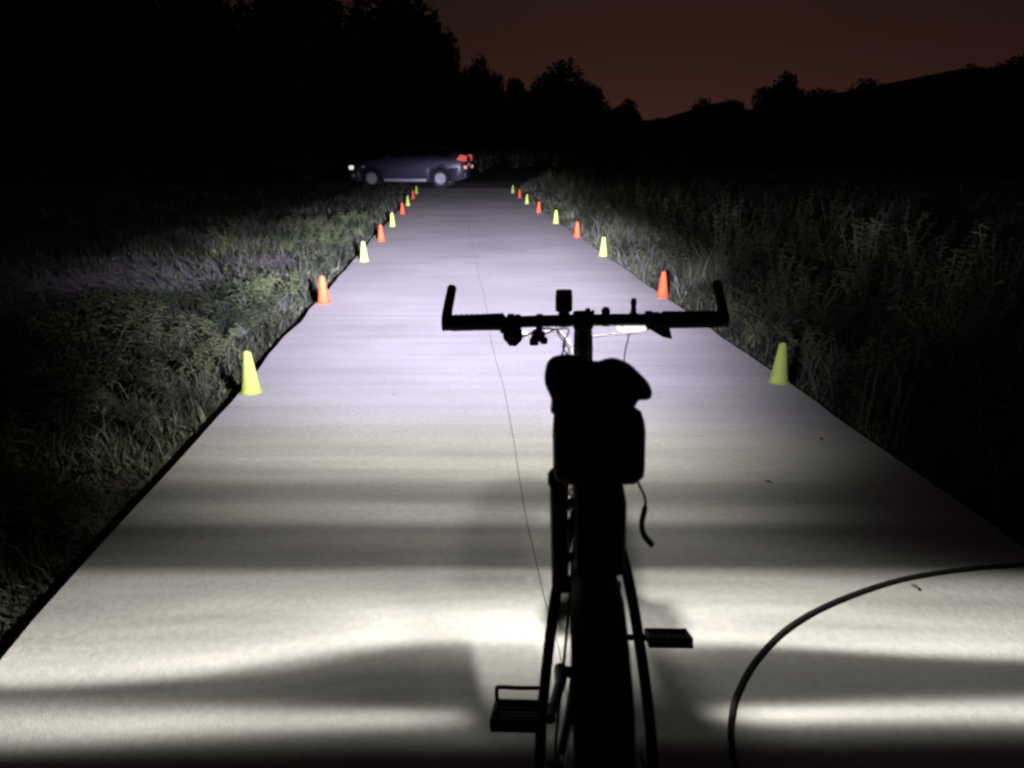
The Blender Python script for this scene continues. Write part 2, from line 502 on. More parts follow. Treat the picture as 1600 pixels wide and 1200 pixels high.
for i, (a, lab) in enumerate(named):
    tree(i + 1, *spot(*a), lab, 'trees along the far skyline')
for i, a in enumerate([(830, 165, 66, 60), (905, 175, 70, 60), (1180, 165, 75, 60), (1250, 165, 66, 60), (1330, 165, 64, 60), (1410, 160, 62, 60), (1480, 150, 60, 65), (1560, 140, 58, 70), (1640, 120, 58, 80), (760, 150, 56, 50), (700, 140, 52, 60)]):
    tree(i, *spot(*a), 'low dark tree filling in under the skyline trees', 'lower trees under the skyline')

# ---------------------------------------------------------------- grass and weeds
def blades(name, a_rng, b_rng, n, hfun, wid, m, seed, label, dens=None, lean=.5):
    g = np.random.default_rng(seed)
    a = g.uniform(*a_rng, n * 2); b = b_rng[0] + (b_rng[1] - b_rng[0]) * g.uniform(0, 1, n * 2) ** 1.35
    keep = np.ones(len(a), bool) if dens is None else (g.uniform(0, 1, len(a)) < np.array([dens(x, y) for x, y in zip(a, b)]))
    a, b = a[keep][:n], b[keep][:n]; n = len(a)
    z = np.array([soil_z(x, y) for x, y in zip(a, b)]) - .01
    h = np.array([hfun(x, y) for x, y in zip(a, b)]) * g.uniform(.45, 1.25, n)
    w = wid * g.uniform(.6, 1.5, n) * (1 + np.clip(b - 6, 0, 30) * .09)
    ang = g.uniform(0, 2 * PI, n); la = g.uniform(0, 2 * PI, n); lm = h * g.uniform(.05, lean, n)
    X = a * PC - b * PS; Y = a * PS + b * PC
    dx, dy = np.cos(ang) * w, np.sin(ang) * w
    lx, ly = np.cos(la) * lm, np.sin(la) * lm
    V = np.zeros((n, 5, 3))
    V[:, 0] = np.stack([X - dx, Y - dy, z], 1); V[:, 1] = np.stack([X + dx, Y + dy, z], 1)
    V[:, 2] = np.stack([X + dx * .8 + lx * .35, Y + dy * .8 + ly * .35, z + h * .6], 1)
    V[:, 3] = np.stack([X - dx * .8 + lx * .35, Y - dy * .8 + ly * .35, z + h * .6], 1)
    V[:, 4] = np.stack([X + lx, Y + ly, z + h * .95], 1)
    # droop the blades away from the concrete so the edge stays clear
    V = V.reshape(-1, 3)
    k = np.arange(n) * 5
    quads = np.stack([k, k + 1, k + 2, k + 3], 1); tris = np.stack([k + 3, k + 2, k + 4], 1)
    me = bpy.data.meshes.new(name)
    me.vertices.add(n * 5); me.vertices.foreach_set('co', V.ravel())
    loops = np.concatenate([np.concatenate([quads, tris], 1).ravel()])
    me.loops.add(len(loops)); me.loops.foreach_set('vertex_index', loops.astype(np.int32))
    me.polygons.add(n * 2)
    st = np.empty(n * 2, np.int32); st[0::2] = np.arange(n) * 7; st[1::2] = np.arange(n) * 7 + 4
    me.polygons.foreach_set('loop_start', st)
    me.update(calc_edges=True); me.validate()
    at = me.attributes.new('tint', 'FLOAT', 'POINT')
    at.data.foreach_set('value', np.repeat(g.uniform(0, 1, n), 5))
    o = link(name, me, m); tag(o, label, 'grass' if 'grass' in name else 'weeds', kind='stuff')
    return o

def nf(a, b, s=.7, o=0.0): return noise.noise(Vector((a * s, b * s, o)))
def track(a, b): return a < -1.75 and 7.2 - .65 * min(2.6, -1.75 - a) < b + .3 * nf(a, b, 1.5) < 10.2
def dl(a, b):
    if track(a, b): return .04
    e = EDGE_L - a
    if e < .10: return .0
    if e < .25: return .35
    return min(1, max(.06, .50 + 1.5 * nf(a, b, 1.3)))
def hl(a, b):
    e = EDGE_L - a
    return (.10 + .13 * min(1, e / .7)) * (1 + .9 * nf(a, b, .9, 5.0))
blades('grass', (-7.5, EDGE_L), (.4, 14), 120000, hl, .0035, M['grass'], 21, 'short tangled grass on the left verge', dl, .9)
blades('grass', (-16, EDGE_L - .1), (9.5, 27), 60000, lambda a, b: .22 * (1 + .8 * nf(a, b, .5, 2)), .006, M['grass'], 22, 'rough grass beyond the gravel track on the left', lambda a, b: 0 if track(a, b) else max(.1, .6 + nf(a, b, .9)), .8)
def dr(a, b):
    e = a - EDGE_R
    if e < .05: return 0
    if e < .2: return .4
    return min(1, max(.06, .50 + 1.5 * nf(a, b, 1.1, 8)))
def hr(a, b):
    e = a - EDGE_R
    return (.08 + .20 * min(1, e / 1.2)) * (1 + .8 * nf(a, b, .8, 4.0))
blades('grass', (EDGE_R, 9), (.8, 14), 120000, hr, .004, M['grass'], 23, 'long uneven grass on the right verge', dr, .7)
blades('grass', (EDGE_R, 16), (12, 27), 70000, lambda a, b: .35 * (1 + .8 * nf(a, b, .5, 2)) * min(1, .3 + (a - EDGE_R) / 1.5), .007, M['grass'], 24, 'far rough grass beside the right edge of the path', dr, .6)
blades('dry_grass', (-6, EDGE_L - .08), (1.2, 12), 9000, lambda a, b: .16 * (1 + .8 * nf(a, b)), .003, M['dry'], 25, 'pale dry grass stalks scattered in the left verge', dl, 1.1)
blades('dry_grass', (EDGE_R + .1, 7), (1.5, 14), 9000, lambda a, b: .35 * (1 + .8 * nf(a, b)), .003, M['dry'], 26, 'pale dry grass stalks scattered in the right verge', dr, .8)

blades('ground_cover', (-6.5, EDGE_L), (.6, 13), 50000, lambda a, b: .55 * hl(a, b), .011, M['weed'], 27, 'low broad leaves covering the left verge', dl, 1.6)
blades('ground_cover', (EDGE_R, 7.5), (.8, 13), 50000, lambda a, b: .45 * hr(a, b), .012, M['weed'], 28, 'low broad leaves covering the right verge', dr, 1.5)

def weed_meshes(seed, h=1.0, nst=5, leafn=9, leaf=.06, spread=.16):
    g = random.Random(seed)
    bs = NB(); vs, fs, tint = [], [], []
    for s in range(nst):
        a = g.uniform(0, 2 * PI); k = g.uniform(.1, 1) * spread; hh = h * g.uniform(.6, 1.0)
        top = Vector((math.cos(a) * k * 1.8, math.sin(a) * k * 1.8, hh)); mid = Vector((math.cos(a) * k * .7, math.sin(a) * k * .7, hh * .5))
        base = Vector((math.cos(a) * .015, math.sin(a) * .015, -.03))
        tube(bs, [base, mid, top], [.0045, .0035, .0015], 4)
        for i in range(leafn):
            t = .12 + .88 * i / (leafn - 1) + g.uniform(-.03, .03)
            p = base.lerp(mid, t * 2) if t < .5 else mid.lerp(top, min(1, t * 2 - 1))
            for sd in range(2):
                la = g.uniform(0, 2 * PI); L = leaf * g.uniform(.6, 1.35) * (1.25 - .6 * t)
                d = Vector((math.cos(la), math.sin(la), g.uniform(-.15, .75))).normalized()
                sdv = d.cross(Vector((0, 0, 1))).normalized() * L * g.uniform(.18, .28)
                dr_ = Vector((0, 0, -.25 * L))
                q = len(vs); tv = g.random()
                vs += [p, p + d * L * .45 + sdv, p + d * L + dr_, p + d * L * .45 - sdv]
                fs.append((q, q + 1, q + 2, q + 3)); tint += [tv] * 4
    ms = bpy.data.meshes.new('stems'); bmesh.ops.recalc_face_normals(bs, faces=bs.faces[:]); bs.to_mesh(ms); bs.free(); ms.materials.append(M['weed'])
    ml = bpy.data.meshes.new('leaves'); ml.from_pydata([tuple(v) for v in vs], [], fs)
    at = ml.attributes.new('tint', 'FLOAT', 'POINT'); at.data.foreach_set('value', tint); ml.materials.append(M['weed'])
    return ms, ml
tall = [weed_meshes(s, 1.0, 10, 17, .085, .2) for s in (31, 32, 33, 34, 35)]
low = [weed_meshes(s, .32, 10, 8, .075, .13) for s in (41, 42, 43, 44)]
spots_w = []
def weed(kind, i, a, b, s, label, group):
    size = s * (1.0 if kind is tall else .4) / b                    # how large it shows
    spots_w.append((size, kind[i % len(kind)], P2W(a, b, soil_z(a, b)), rnd.uniform(0, 6.28), s, label, group))
def plant_weeds(limit):
    spots_w.sort(key=lambda q: -q[0])
    for size, v, p, rz, s, label, group in spots_w[:limit]:
        r = empty('weed_plant', p, rz); r.scale = (s, s, s)
        tag(r, label, 'weed', group)
        for nm, me in zip(('stems', 'leaves'), v):
            o = bpy.data.objects.new(nm, me); C.objects.link(o); o.parent = r
    vs, fs, tint, n = [], [], [], 0                                  # the small distant rest as one mass
    for size, v, p, rz, s, label, group in spots_w[limit:]:
        T = Matrix.Translation(p) @ Matrix.Rotation(rz, 4, 'Z') @ Matrix.Scale(s, 4)
        for me in v:
            k = len(vs)
            vs += [T @ q.co for q in me.vertices]
            fs += [tuple(k + j for j in f.vertices) for f in me.polygons]
            tint += [q.value for q in me.attributes['tint'].data] if 'tint' in me.attributes else [.3] * len(me.vertices)
    me = bpy.data.meshes.new('weeds'); me.from_pydata(vs, [], fs)
    me.attributes.new('tint', 'FLOAT', 'POINT').data.foreach_set('value', tint)
    tag(link('weeds', me, M['weed']), 'mass of small and distant weeds along both verges', 'weeds', kind='stuff')
for i in range(280):
    b = 2.2 + 21 * rnd.random() ** 1.2; a = EDGE_R + .38 + abs(rnd.gauss(0, 1.2)) + rnd.random() * .4
    s = (.42 + .55 * rnd.random()) * min(1.0, .55 + (a - EDGE_R) * .5) * (.95 + .35 * nf(a, b, .6, 12))
    weed(tall, i, a, b, s * 1.02, 'tall leafy weed standing in the grass right of the path', 'tall weeds on the right verge')
for i in range(210):
    b = 1.8 + 12 * rnd.random(); a = EDGE_L - .24 - abs(rnd.gauss(0, .9))
    if track(a, b): continue
    weed(low, i, a, b, (.65 + .75 * rnd.random()) * min(1, .6 + .6 * (EDGE_L - a)), 'low leafy weed in the grass left of the path', 'low weeds on the left verge')
for i in range(170):
    b = 1.6 + 15 * rnd.random(); a = EDGE_R + .20 + rnd.random() * 1.1
    weed(low, i, a, b, (.5 + .9 * rnd.random()) * min(1.3, .6 + .7 * (a - EDGE_R)), 'low leafy weed along the right edge of the path', 'low weeds on the right verge')

plant_weeds(290)

# ---------------------------------------------------------------- cones
def cone_proto():
    bm = NB()
    prof = [(.060, .0), (.064, .002), (.064, .007), (.058, .010), (.054, .014), (.0455, .075), (.037, .135), (.0285, .195), (.0215, .238), (.0195, .2425), (.0155, .2425), (.0150, .236), (.024, .19), (.050, .012), (.050, .0)]
    lathe(bm, prof, seg=32, close=True)
    me = bpy.data.meshes.new('cone_shell'); bmesh.ops.recalc_face_normals(bm, faces=bm.faces[:]); bm.to_mesh(me); bm.free()
    me.polygons.foreach_set('use_smooth', [True] * len(me.polygons)); me.set_sharp_from_angle(angle=R(40))
    return me
cm = {}
for k in ('lime', 'orange'):
    me = cone_proto(); me.materials.append(M[k]); cm[k] = me
ordl = ['nearest', 'second', 'third', 'fourth', 'fifth', 'sixth', 'seventh', 'eighth', 'ninth']
LB = [(-1.20, 4.17), (-1.21, 6.78), (-1.14, 9.40), (-1.12, 11.50), (-1.12, 13.75), (-1.11, 16.4), (-1.13, 18.8), (-1.13, 21.3), (-1.15, 23.8)]
RB = [(1.94, 4.12), (1.96, 6.80), (1.95, 9.65), (1.95, 11.8), (1.92, 14.1), (1.86, 16.5), (1.86, 19.2), (1.88, 21.6), (1.88, 24.1)]
for side, arr in (('left', LB), ('right', RB)):
    for i, (a, b) in enumerate(arr):
        colr = 'lime' if i % 2 == 0 else 'orange'
        o = bpy.data.objects.new('traffic_cone', cm[colr]); C.objects.link(o)
        o.location = P2W(a, b, 0); o.rotation_euler = (0, 0, rnd.random() * 6); o.scale = (1.0, 1.0, 1.0)
        word = 'yellow-green' if colr == 'lime' else 'orange'
        lab = f'{word} cone on the {side} edge of the path, {ordl[i]} from the camera' if i else f'nearest {word} cone on the {side} edge of the path'
        tag(o, lab, 'cone', 'small cones lining the path')

# ---------------------------------------------------------------- hose / cable lying on the concrete at lower right
bm = NB()
hp = [(2.6, 2.24), (2.1, 2.23), (1.7365, 2.189), (1.50, 2.157), (1.254, 2.092), (.994, 1.968), (.809, 1.841), (.671, 1.699), (.585, 1.574), (.5475, 1.495), (.521, 1.408), (.51, 1.30), (.53, 1.1), (.60, .8), (.72, .5)]
tube(bm, curve([(x, y, .0072) for x, y in hp], 8), .0072, 8)
tag(obj('cable', bm, M['hose']), 'thin black cable curving across the concrete right of the bicycle', 'cable')

def debris():
    spots = [(1.45, 1.95, 'near the black cable'), (1.3, 2.75, 'in the dim band on the right'), (1.75, 3.2, 'near the right edge of the path')]
    for a, b, w_ in spots:
        bm = NB(); L_ = rnd.uniform(.010, .021); an = rnd.uniform(0, 6.28)
        g = []
        for i in range(7):
            t = i / 6; wd = L_ * .42 * math.sin(PI * min(.97, max(.03, t))) ; cx = (t - .5) * 2 * L_; zc = .0035 + .006 * math.sin(PI * t) * rnd.uniform(.6, 1)
            g.append([bm.verts.new((cx, -wd, zc + .004)), bm.verts.new((cx, 0, zc)), bm.verts.new((cx, wd, zc + .005))])
        for r0, r1 in zip(g, g[1:]):
            for k in range(2): bm.faces.new((r0[k], r0[k + 1], r1[k + 1], r1[k]))
        o = obj('fallen_leaf', bm, M['dry_leaf']); o.location = P2W(a, b, .0); o.rotation_euler = (0, 0, an)
        tag(o, 'small dry leaf lying on the concrete ' + w_, 'leaf', 'dry leaves on the path')
debris()

# ---------------------------------------------------------------- car
def car():
    car_ = empty('parked_car', (-3.72, 28.35, -.01), R(-6))      # local +X = rear, nose to the left
    tag(car_, 'dark blue hatchback parked across the far end of the path', 'car')
    # station profile along X (nose -2.15 .. tail 2.15); body lower shell
    st = [(-2.15, .42, .62, .70), (-2.10, .30, .74, .80), (-1.85, .22, .86, .86), (-1.3, .20, .95, .90), (-.75, .19, 1.02, .91), (0, .19, 1.06, .92), (.8, .19, 1.09, .92), (1.5, .20, 1.12, .91), (1.95, .26, 1.13, .87), (2.12, .34, 1.08, .82), (2.16, .45, .95, .78)]
    bm = NB(); rings = []
    for x, z0, z1, hw in st:
        hm = z0 + (z1 - z0) * .55
        rings.append([(x, -hw * .93, z0), (x, -hw, z0 + .10), (x, -hw, hm), (x, -hw * .975, z1 - .10), (x, -hw * .90, z1), (x, 0, z1 + .035),
                      (x, hw * .90, z1), (x, hw * .975, z1 - .10), (x, hw, hm), (x, hw, z0 + .10), (x, hw * .93, z0)])
    loft(bm, rings)
    body = obj('body', bm, M['navy'], car_)
    # wheel openings: real cut
    for wx in (-1.28, 1.24):
        bmc = NB(); lathe(bmc, [(.375, -1.2), (.375, 1.2)], (wx, 0, .33), 'Y', 32)
        cut = obj('wheel_cutter', bmc, M['navy'])
        cut.parent = car_
        md = body.modifiers.new('arch', 'BOOLEAN'); md.object = cut; md.solver = 'EXACT'
        bpy.context.view_layer.update()
        dg = bpy.context.evaluated_depsgraph_get()
        me2 = bpy.data.meshes.new_from_object(body.evaluated_get(dg))
        body.modifiers.clear(); body.data = me2
        bpy.data.objects.remove(cut)
    bm = NB(); rings = []
    for x, hw, z in [(-.95, .80, 1.00), (-.25, .70, 1.40), (.1, .68, 1.455), (.9, .68, 1.46), (1.55, .69, 1.38), (2.0, .74, 1.08)]:
        zb = 1.02
        rings.append([(x, -.84, zb - .06), (x, -hw, max(z, zb)), (x, 0, max(z, zb) + .03), (x, hw, max(z, zb)), (x, .84, zb - .06)])
    loft(bm, rings); cab = obj('cabin', bm, M['navy'], car_)
    for x0, x1, zt0, zt1 in ((-.72, -.02, 1.13, 1.37), (.05, .85, 1.40, 1.40), (.93, 1.62, 1.38, 1.26)):
        for s in (-1, 1):
            bm = NB()
            def y_at(z): return -(.845 - (z - 1.0) * .36) - .012
            q = [(x0, y_at(1.07), 1.10), (x1, y_at(1.07), 1.10), (x1 - .02, y_at(zt1), zt1), (x0 + .08, y_at(zt0), zt0)]
            q = [(a, b * -s, c) for a, b, c in q]
            q2 = [(a, b * .97, c) for a, b, c in q]
            loft(bm, [q, q2]); obj('window', bm, M['glass'], cab, False)
    for s in (-1, 1):
        bm = NB(); box(bm, (-.02, s * .935, .275), (1.55, .05, .10), bev=.02); obj('sill', bm, M['sill'], car_)
        bm = NB(); box(bm, (-.62, s * 1.0, 1.10), (.12, .20, .13), bev=.04); obj('mirror', bm, M['navy'], car_)
        for hx in (.0, .86):
            bm = NB(); box(bm, (hx, s * .925, .90), (.16, .04, .035), bev=.01); obj('door_handle', bm, M['navy'], car_)
        for dx in (-.70, .10, .95):
            bm = NB(); box(bm, (dx, s * .921, .66), (.008, .012, .62)); obj('door_seam', bm, M['black_plastic'], car_, False)
        bm = NB(); box(bm, (-2.02, s * .68, .70), (.20, .34, .15), bev=.05); obj('headlight', bm, M['head'] if s < 0 else M['glass'], car_)  # painted glint on the camera-side lens only
        bm = NB(); box(bm, (-1.55, s * .905, .74), (.12, .02, .07), bev=.008); obj('side_marker', bm, M['reflector'], car_)
        bm = NB(); box(bm, (-1.93, s * .80, .42), (.16, .10, .10), bev=.03); obj('fog_light', bm, M['reflector'], car_)
        bm = NB()
        loft(bm, [[(1.90, s * .80, .96), (2.17, s * .60, .92), (2.19, s * .60, 1.10), (1.98, s * .74, 1.12)], [(1.86, s * .925, .98), (2.14, s * .86, .92), (2.15, s * .82, 1.12), (1.98, s * .87, 1.15)]])
        obj('tail_light', bm, M['tail'], car_)
        bm = NB(); box(bm, (2.13, s * .70, .72), (.12, .26, .12), bev=.03); obj('rear_reflector', bm, M['tail_low'], car_)
    bm = NB(); box(bm, (2.18, 0, .82), (.03, .5, .11), bev=.01); obj('number_plate', bm, M['reflector'], car_)
    bm = NB(); box(bm, (2.10, 0, .46), (.16, 1.6, .22), bev=.05); obj('bumper', bm, M['navy'], car_)
    bm = NB(); box(bm, (-2.12, 0, .42), (.14, 1.45, .20), bev=.05); obj('bumper', bm, M['black_plastic'], car_)
    bm = NB()
    lathe(bm, [(.215, -.09), (.30, -.10), (.33, -.075), (.335, 0), (.33, .075), (.30, .10), (.215, .09)], (0, 0, 0), 'Y', 32, close=True)
    tyre = obj('tyre', bm, M['black_rubber'])
    bm = NB(); lathe(bm, [(.213, .085), (.213, -.06), (.185, -.085), (.17, -.055), (.05, -.05), (.045, -.07), (.01, -.072)], (0, 0, 0), 'Y', 32)
    for k in range(10):
        a = 2 * PI * k / 10
        box(bm, (math.cos(a) * .115, -.065, math.sin(a) * .115), (.15, .03, .035), Matrix.Rotation(-a, 3, 'Y'), .006)
    rim = obj('rim', bm, M['rim_alloy'])
    for wx in (-1.28, 1.24):
        for s in (-1, 1):
            wh = empty('wheel', (0, 0, 0)); wh.parent = car_; wh.location = (wx, s * .80, .335)
            wh.rotation_euler = (0, 0, 0 if s < 0 else PI)
            for src in (tyre, rim):
                c = src.copy(); C.objects.link(c); c.parent = wh
    bpy.data.objects.remove(tyre); bpy.data.objects.remove(rim)
car()

# ---------------------------------------------------------------- bicycle
# local frame: origin under the rear axle, +Y forward, X right
BX, BY = .145, .90
BIKE_ROT, BIKE_LEAN = R(-4.0), R(-1.9)          # heading, lean onto the kickstand
BIKE_M = (Matrix.Rotation(BIKE_ROT, 3, 'Z') @ Matrix.Rotation(BIKE_LEAN, 3, 'Y'))
bike = empty('bicycle', (BX, BY, 0), BIKE_ROT)
bike.rotation_euler = BIKE_M.to_euler()
tag(bike, 'black mountain bike seen from behind, silhouetted against the lit path', 'bicycle')
WR = .35
def wheel(y0, rear):
    name_parent = empty('wheel', (0, 0, 0)); name_parent.parent = bike; name_parent.location = (0, y0, WR)
    bm = NB()
    prof = [(WR - .060, -.020), (WR - .035, -.0275), (WR - .012, -.0245), (WR - .004, -.012), (WR - .003, 0), (WR - .004, .012), (WR - .012, .0245), (WR - .035, .0275), (WR - .060, .020), (WR - .055, 0)]
    lathe(bm, prof, (0, 0, 0), 'X', 72, close=True)
    for k in range(72):
        a = 2 * PI * k / 72
        for j, dx in enumerate((-.021, -.007, .007, .021)):
            aa = a + (PI / 72 if j % 2 else 0); rr = WR - .0055 - (.006 if abs(dx) > .015 else 0)
            box(bm, (dx, math.cos(aa) * rr, math.sin(aa) * rr), (.009, .013, .010), Matrix.Rotation(aa - PI / 2, 3, 'X'))
    obj('tyre', bm, M['black_rubber'], name_parent)
    bm = NB(); lathe(bm, [(WR - .078, -.013), (WR - .056, -.013), (WR - .056, .013), (WR - .078, .013), (WR - .084, 0)], (0, 0, 0), 'X', 64, close=True)
    obj('rim', bm, M['black_paint'], name_parent)
    bm = NB()
    lathe(bm, [(.012, -.05), (.028, -.042), (.028, -.036), (.016, -.028), (.016, .028), (.028, .036), (.028, .042), (.012, .05)], (0, 0, 0), 'X', 20)
    tube(bm, [(-.075, 0, 0), (.075, 0, 0)], .006, 8)
    obj('hub', bm, M['dark_metal'], name_parent)
    bm = NB()
    for k in range(32):
        a = 2 * PI * k / 32; s = 1 if k % 2 else -1; off = (.9 if (k // 2) % 2 else -.9)
        p0 = Vector((s * .038, math.cos(a + off) * .026, math.sin(a + off) * .026)); p1 = Vector((0, math.cos(a) * (WR - .08), math.sin(a) * (WR - .08)))
        tube(bm, [p0, p1], .0011, 4, caps=False)
    obj('spokes', bm, M['dark_metal'], name_parent)
    if rear:
        bm = NB()
        for i in range(8): lathe(bm, [(.022, .028 + i * .0042), (.050 - i * .0038, .028 + i * .0042), (.050 - i * .0038, .0298 + i * .0042), (.022, .0298 + i * .0042)], (0, 0, 0), 'X', 24)
        obj('cassette', bm, M['dark_metal'], name_parent)
    bm = NB(); lathe(bm, [(.05, -.056), (.08, -.056), (.08, -.054), (.05, -.054)], (0, 0, 0), 'X', 32, close=True)
    for k in range(5):
        a = 2 * PI * k / 5
        tube(bm, [(-.05, math.cos(a) * .02, math.sin(a) * .02), (-.055, math.cos(a + .4) * .055, math.sin(a + .4) * .055)], .004, 5)
    obj('brake_disc', bm, M['dark_metal'], name_parent)
wheel(0, True); wheel(1.08, False)

BBp = Vector((0, .40, .292))
seat_top = Vector((0, .215, .80)); head_lo = Vector((0, .945, .655)); head_hi = Vector((0, .890, .805))
bm = NB()
tube(bm, [BBp, seat_top], .0175, 14)
tube(bm, [head_lo + Vector((0, -.01, .02)), BBp], [.026, .023], 14)
tube(bm, [head_hi + Vector((0, -.005, -.03)), seat_top + Vector((0, .01, -.05))], [.020, .017], 14)
tube(bm, [head_lo, head_hi], .024, 16)
tube(bm, [BBp + Vector((-.038, 0, 0)), BBp + Vector((.038, 0, 0))], .023, 16)
# stays flare round the tyre
for s in (-1, 1):
    tube(bm, curve([(s * .022, .225, .775), (s * .052, .16, .70), (s * .074, .09, .58), (s * .088, .03, .44), (s * .078, .0, .35)], 5), .0095, 8)
    tube(bm, curve([(s * .030, .37, .305), (s * .042, .25, .315), (s * .062, .08, .345), (s * .070, .0, .35)], 5), .0095, 8)
    box(bm, (s * .069, 0, .35), (.007, .05, .06), bev=.002)
tube(bm, [(-.045, .15, .665), (.045, .15, .665)], .009, 8)
obj('frame', bm, M['black_paint'], bike)
bm = NB()
tube(bm, [seat_top + Vector((0, 0, -.04)), Vector((0, .168, .985))], .0145, 14)
tube(bm, [seat_top + Vector((0, .002, -.015)), seat_top + Vector((0, -.004, .014))], .023, 16)
obj('seatpost', bm, M['black_paint'], bike)

# saddle: lofted sections from tail to nose, two raised tail wings with a dip between them
def saddle():
    """padded saddle: two raised rear wings, the right one drooping, tapering to a lower nose"""
    prof = [(-.062, -.060), (-.066, -.035), (-.0745, -.012), (-.0735, .010), (-.063, .024), (-.040, .027), (-.018, .018), (.006, .014), (.026, .020), (.046, .012), (.064, -.006),
            (.0765, -.022), (.0745, -.036), (.060, -.037), (.048, -.050), (.0, -.058)]
    pts = [Vector((x, 0, z)) for x, z in prof]
    n = len(pts); out = []
    for i in range(n):
        p0, p1, p2, p3 = pts[i - 1], pts[i], pts[(i + 1) % n], pts[(i + 2) % n]
        for k in range(3):
            t = k / 3
            out.append(0.5 * ((2 * p1) + (-p0 + p2) * t + (2 * p0 - 5 * p1 + 4 * p2 - p3) * t * t + (-p0 + 3 * p1 - 3 * p2 + p3) * t ** 3))
    bm = NB(); rings = []
    for y, kx, kz, dz in [(.078, .80, .70, 0), (.084, .93, .90, 0), (.095, 1, 1, 0), (.125, 1.0, .95, -.002), (.155, .93, .85, -.006), (.19, .74, .75, -.014), (.23, .50, .62, -.026), (.28, .34, .55, -.040), (.33, .28, .50, -.052), (.350, .20, .40, -.058), (.356, .08, .2, -.060)]:
        rings.append([(.004 + p.x * kx, y, 1.034 + dz + (p.z + .01) * kz) for p in out])
    loft(bm, rings)
    o = obj('saddle', bm, M['nylon'], bike)
    bm = NB()
    for s in (-1, 1):
        tube(bm, curve([(s * .035, .12, .985), (s * .022, .15, .975), (s * .022, .24, .975), (s * .012, .33, .975)], 5), .0035, 8)
    box(bm, (0, .175, .980), (.058, .035, .018), bev=.004)
    obj('rails', bm, M['dark_metal'], o)
saddle()

# fork, stem, bars
bm = NB()
for s in (-1, 1):
    tube(bm, [(s * .058, .965, .66), (s * .058, 1.035, .47)], .015, 12)
    tube(bm, [(s * .058, 1.02, .51), (s * .058, 1.068, .36)], .019, 12)
    box(bm, (s * .056, 1.075, .35), (.012, .035, .045), bev=.003)
box(bm, (0, .957, .660), (.132, .05, .035), bev=.012)
tube(bm, curve([(-.058, 1.01, .535), (-.045, .985, .70), (0, .975, .745), (.045, .985, .70), (.058, 1.01, .535)], 5), .010, 8)
obj('fork', bm, M['black_paint'], bike)
bm = NB()
tube(bm, [(0, .892, .80), (0, .862, .895)], .0225, 16)
for z in (.83, .845, .86, .875):
    t = (z - .80) / .095; tube(bm, [(0, .892 - .03 * t, z - .0035), (0, .892 - .03 * t - .002, z + .0035)], .0245, 16)
tube(bm, [(0, .864, .885), (0, .858, .955)], [.024, .021], 14)
box(bm, (0, .856, .952), (.050, .045, .042), bev=.008)
for sx_ in (-.016, .016):
    for sz in (-.012, .012): tube(bm, [(sx_, .83, .952 + sz), (sx_, .836, .952 + sz)], .004, 8)
obj('stem', bm, M['black_paint'], bike)
HB = Vector((0, .862, .952))
bm = NB()
tube(bm, curve([(-.341, .845, .950), (-.22, .852, .950), (-.10, .862, .950), (0, .864, .950), (.10, .862, .950), (.22, .852, .950), (.345, .845, .950)], 5), .0150, 12)
obj('handlebar', bm, M['black_paint'], bike)
for s in (-1, 1):
    zz = .952 if s < 0 else .950
    bm = NB()
    pts = [(s * .190, .854, zz - .001 * s), (s * .195, .854, zz), (s * .255, .851, zz), (s * .318, .847, zz), (s * .323, .847, zz)]
    tube(bm, pts, [.0190, .0212, .0200, .0200, .0200], 14)
    for k in range(9): tube(bm, [(s * (.205 + k * .013), .853, zz), (s * (.209 + k * .013), .853, zz)], .0212, 14)
    obj('grip', bm, M['black_rubber'], bike)
    bm = NB()
    tube(bm, [(s * .322, .847, zz), (s * .345, .846, zz)], .0185, 14)
    tube(bm, curve([(s * .335, .846, zz), (s * .334, .868, zz + .026), (s * .329, .888, zz + .055), (s * .324, .905, zz + .082)], 5), [.013] * 6 + [.0125] * 5 + [.012] * 4 + [.009], 10)
    obj('bar_end', bm, M['black_rubber'], bike)
    # brake lever: clamp, body, blade
    bm = NB()
    tube(bm, [(s * .168, .856, zz - .001), (s * .184, .856, zz - .001)], .020, 14)
    loft(bm, [[(s * .172, .85, zz - .012), (s * .205, .85, zz - .012), (s * .205, .90, zz - .012), (s * .172, .90, zz - .012)],
              [(s * .180, .86, zz - .034), (s * .204, .86, zz - .030), (s * .202, .91, zz - .030), (s * .184, .91, zz - .036)]])
    tube(bm, curve([(s * .190, .905, zz - .022), (s * .225, .93, zz - .028), (s * .275, .93, zz - .027), (s * .305, .925, zz - .022)], 5), .0062, 8, flat=1.2)
    obj('brake_lever', bm, M['black_plastic'], bike)
# shifter pods and small fittings
bm = NB(); loft(bm, [[(-.196, .83, .934), (-.150, .83, .930), (-.150, .862, .930), (-.196, .862, .934)], [(-.194, .828, .915), (-.148, .828, .912), (-.148, .864, .912), (-.194, .864, .915)], [(-.180, .833, .896), (-.164, .833, .895), (-.164, .856, .895), (-.180, .856, .896)]])
tube(bm, [(-.165, .850, .918), (-.160, .857, .95)], .009, 8); tube(bm, [(-.16, .83, .912), (-.185, .82, .925)], .005, 6)
tube(bm, [(-.152, .856, .950), (-.166, .856, .950)], .019, 14)
obj('shifter', bm, M['black_plastic'], bike)
bm = NB()
loft(bm, [[(.150, .845, .935), (.205, .845, .940), (.205, .875, .940), (.150, .875, .935)], [(.192, .84, .910), (.214, .84, .905), (.214, .86, .905), (.192, .86, .910)]])
tube(bm, [(.150, .856, .953), (.166, .856, .953)], .019, 14)
obj('shifter', bm, M['black_plastic'], bike)
bm = NB(); box(bm, (-.110, .846, .917), (.032, .026, .026), Matrix.Rotation(.2, 3, 'Y'), .006); box(bm, (-.120, .846, .903), (.022, .022, .018), bev=.004); box(bm, (-.096, .846, .905), (.018, .018, .016), bev=.004)
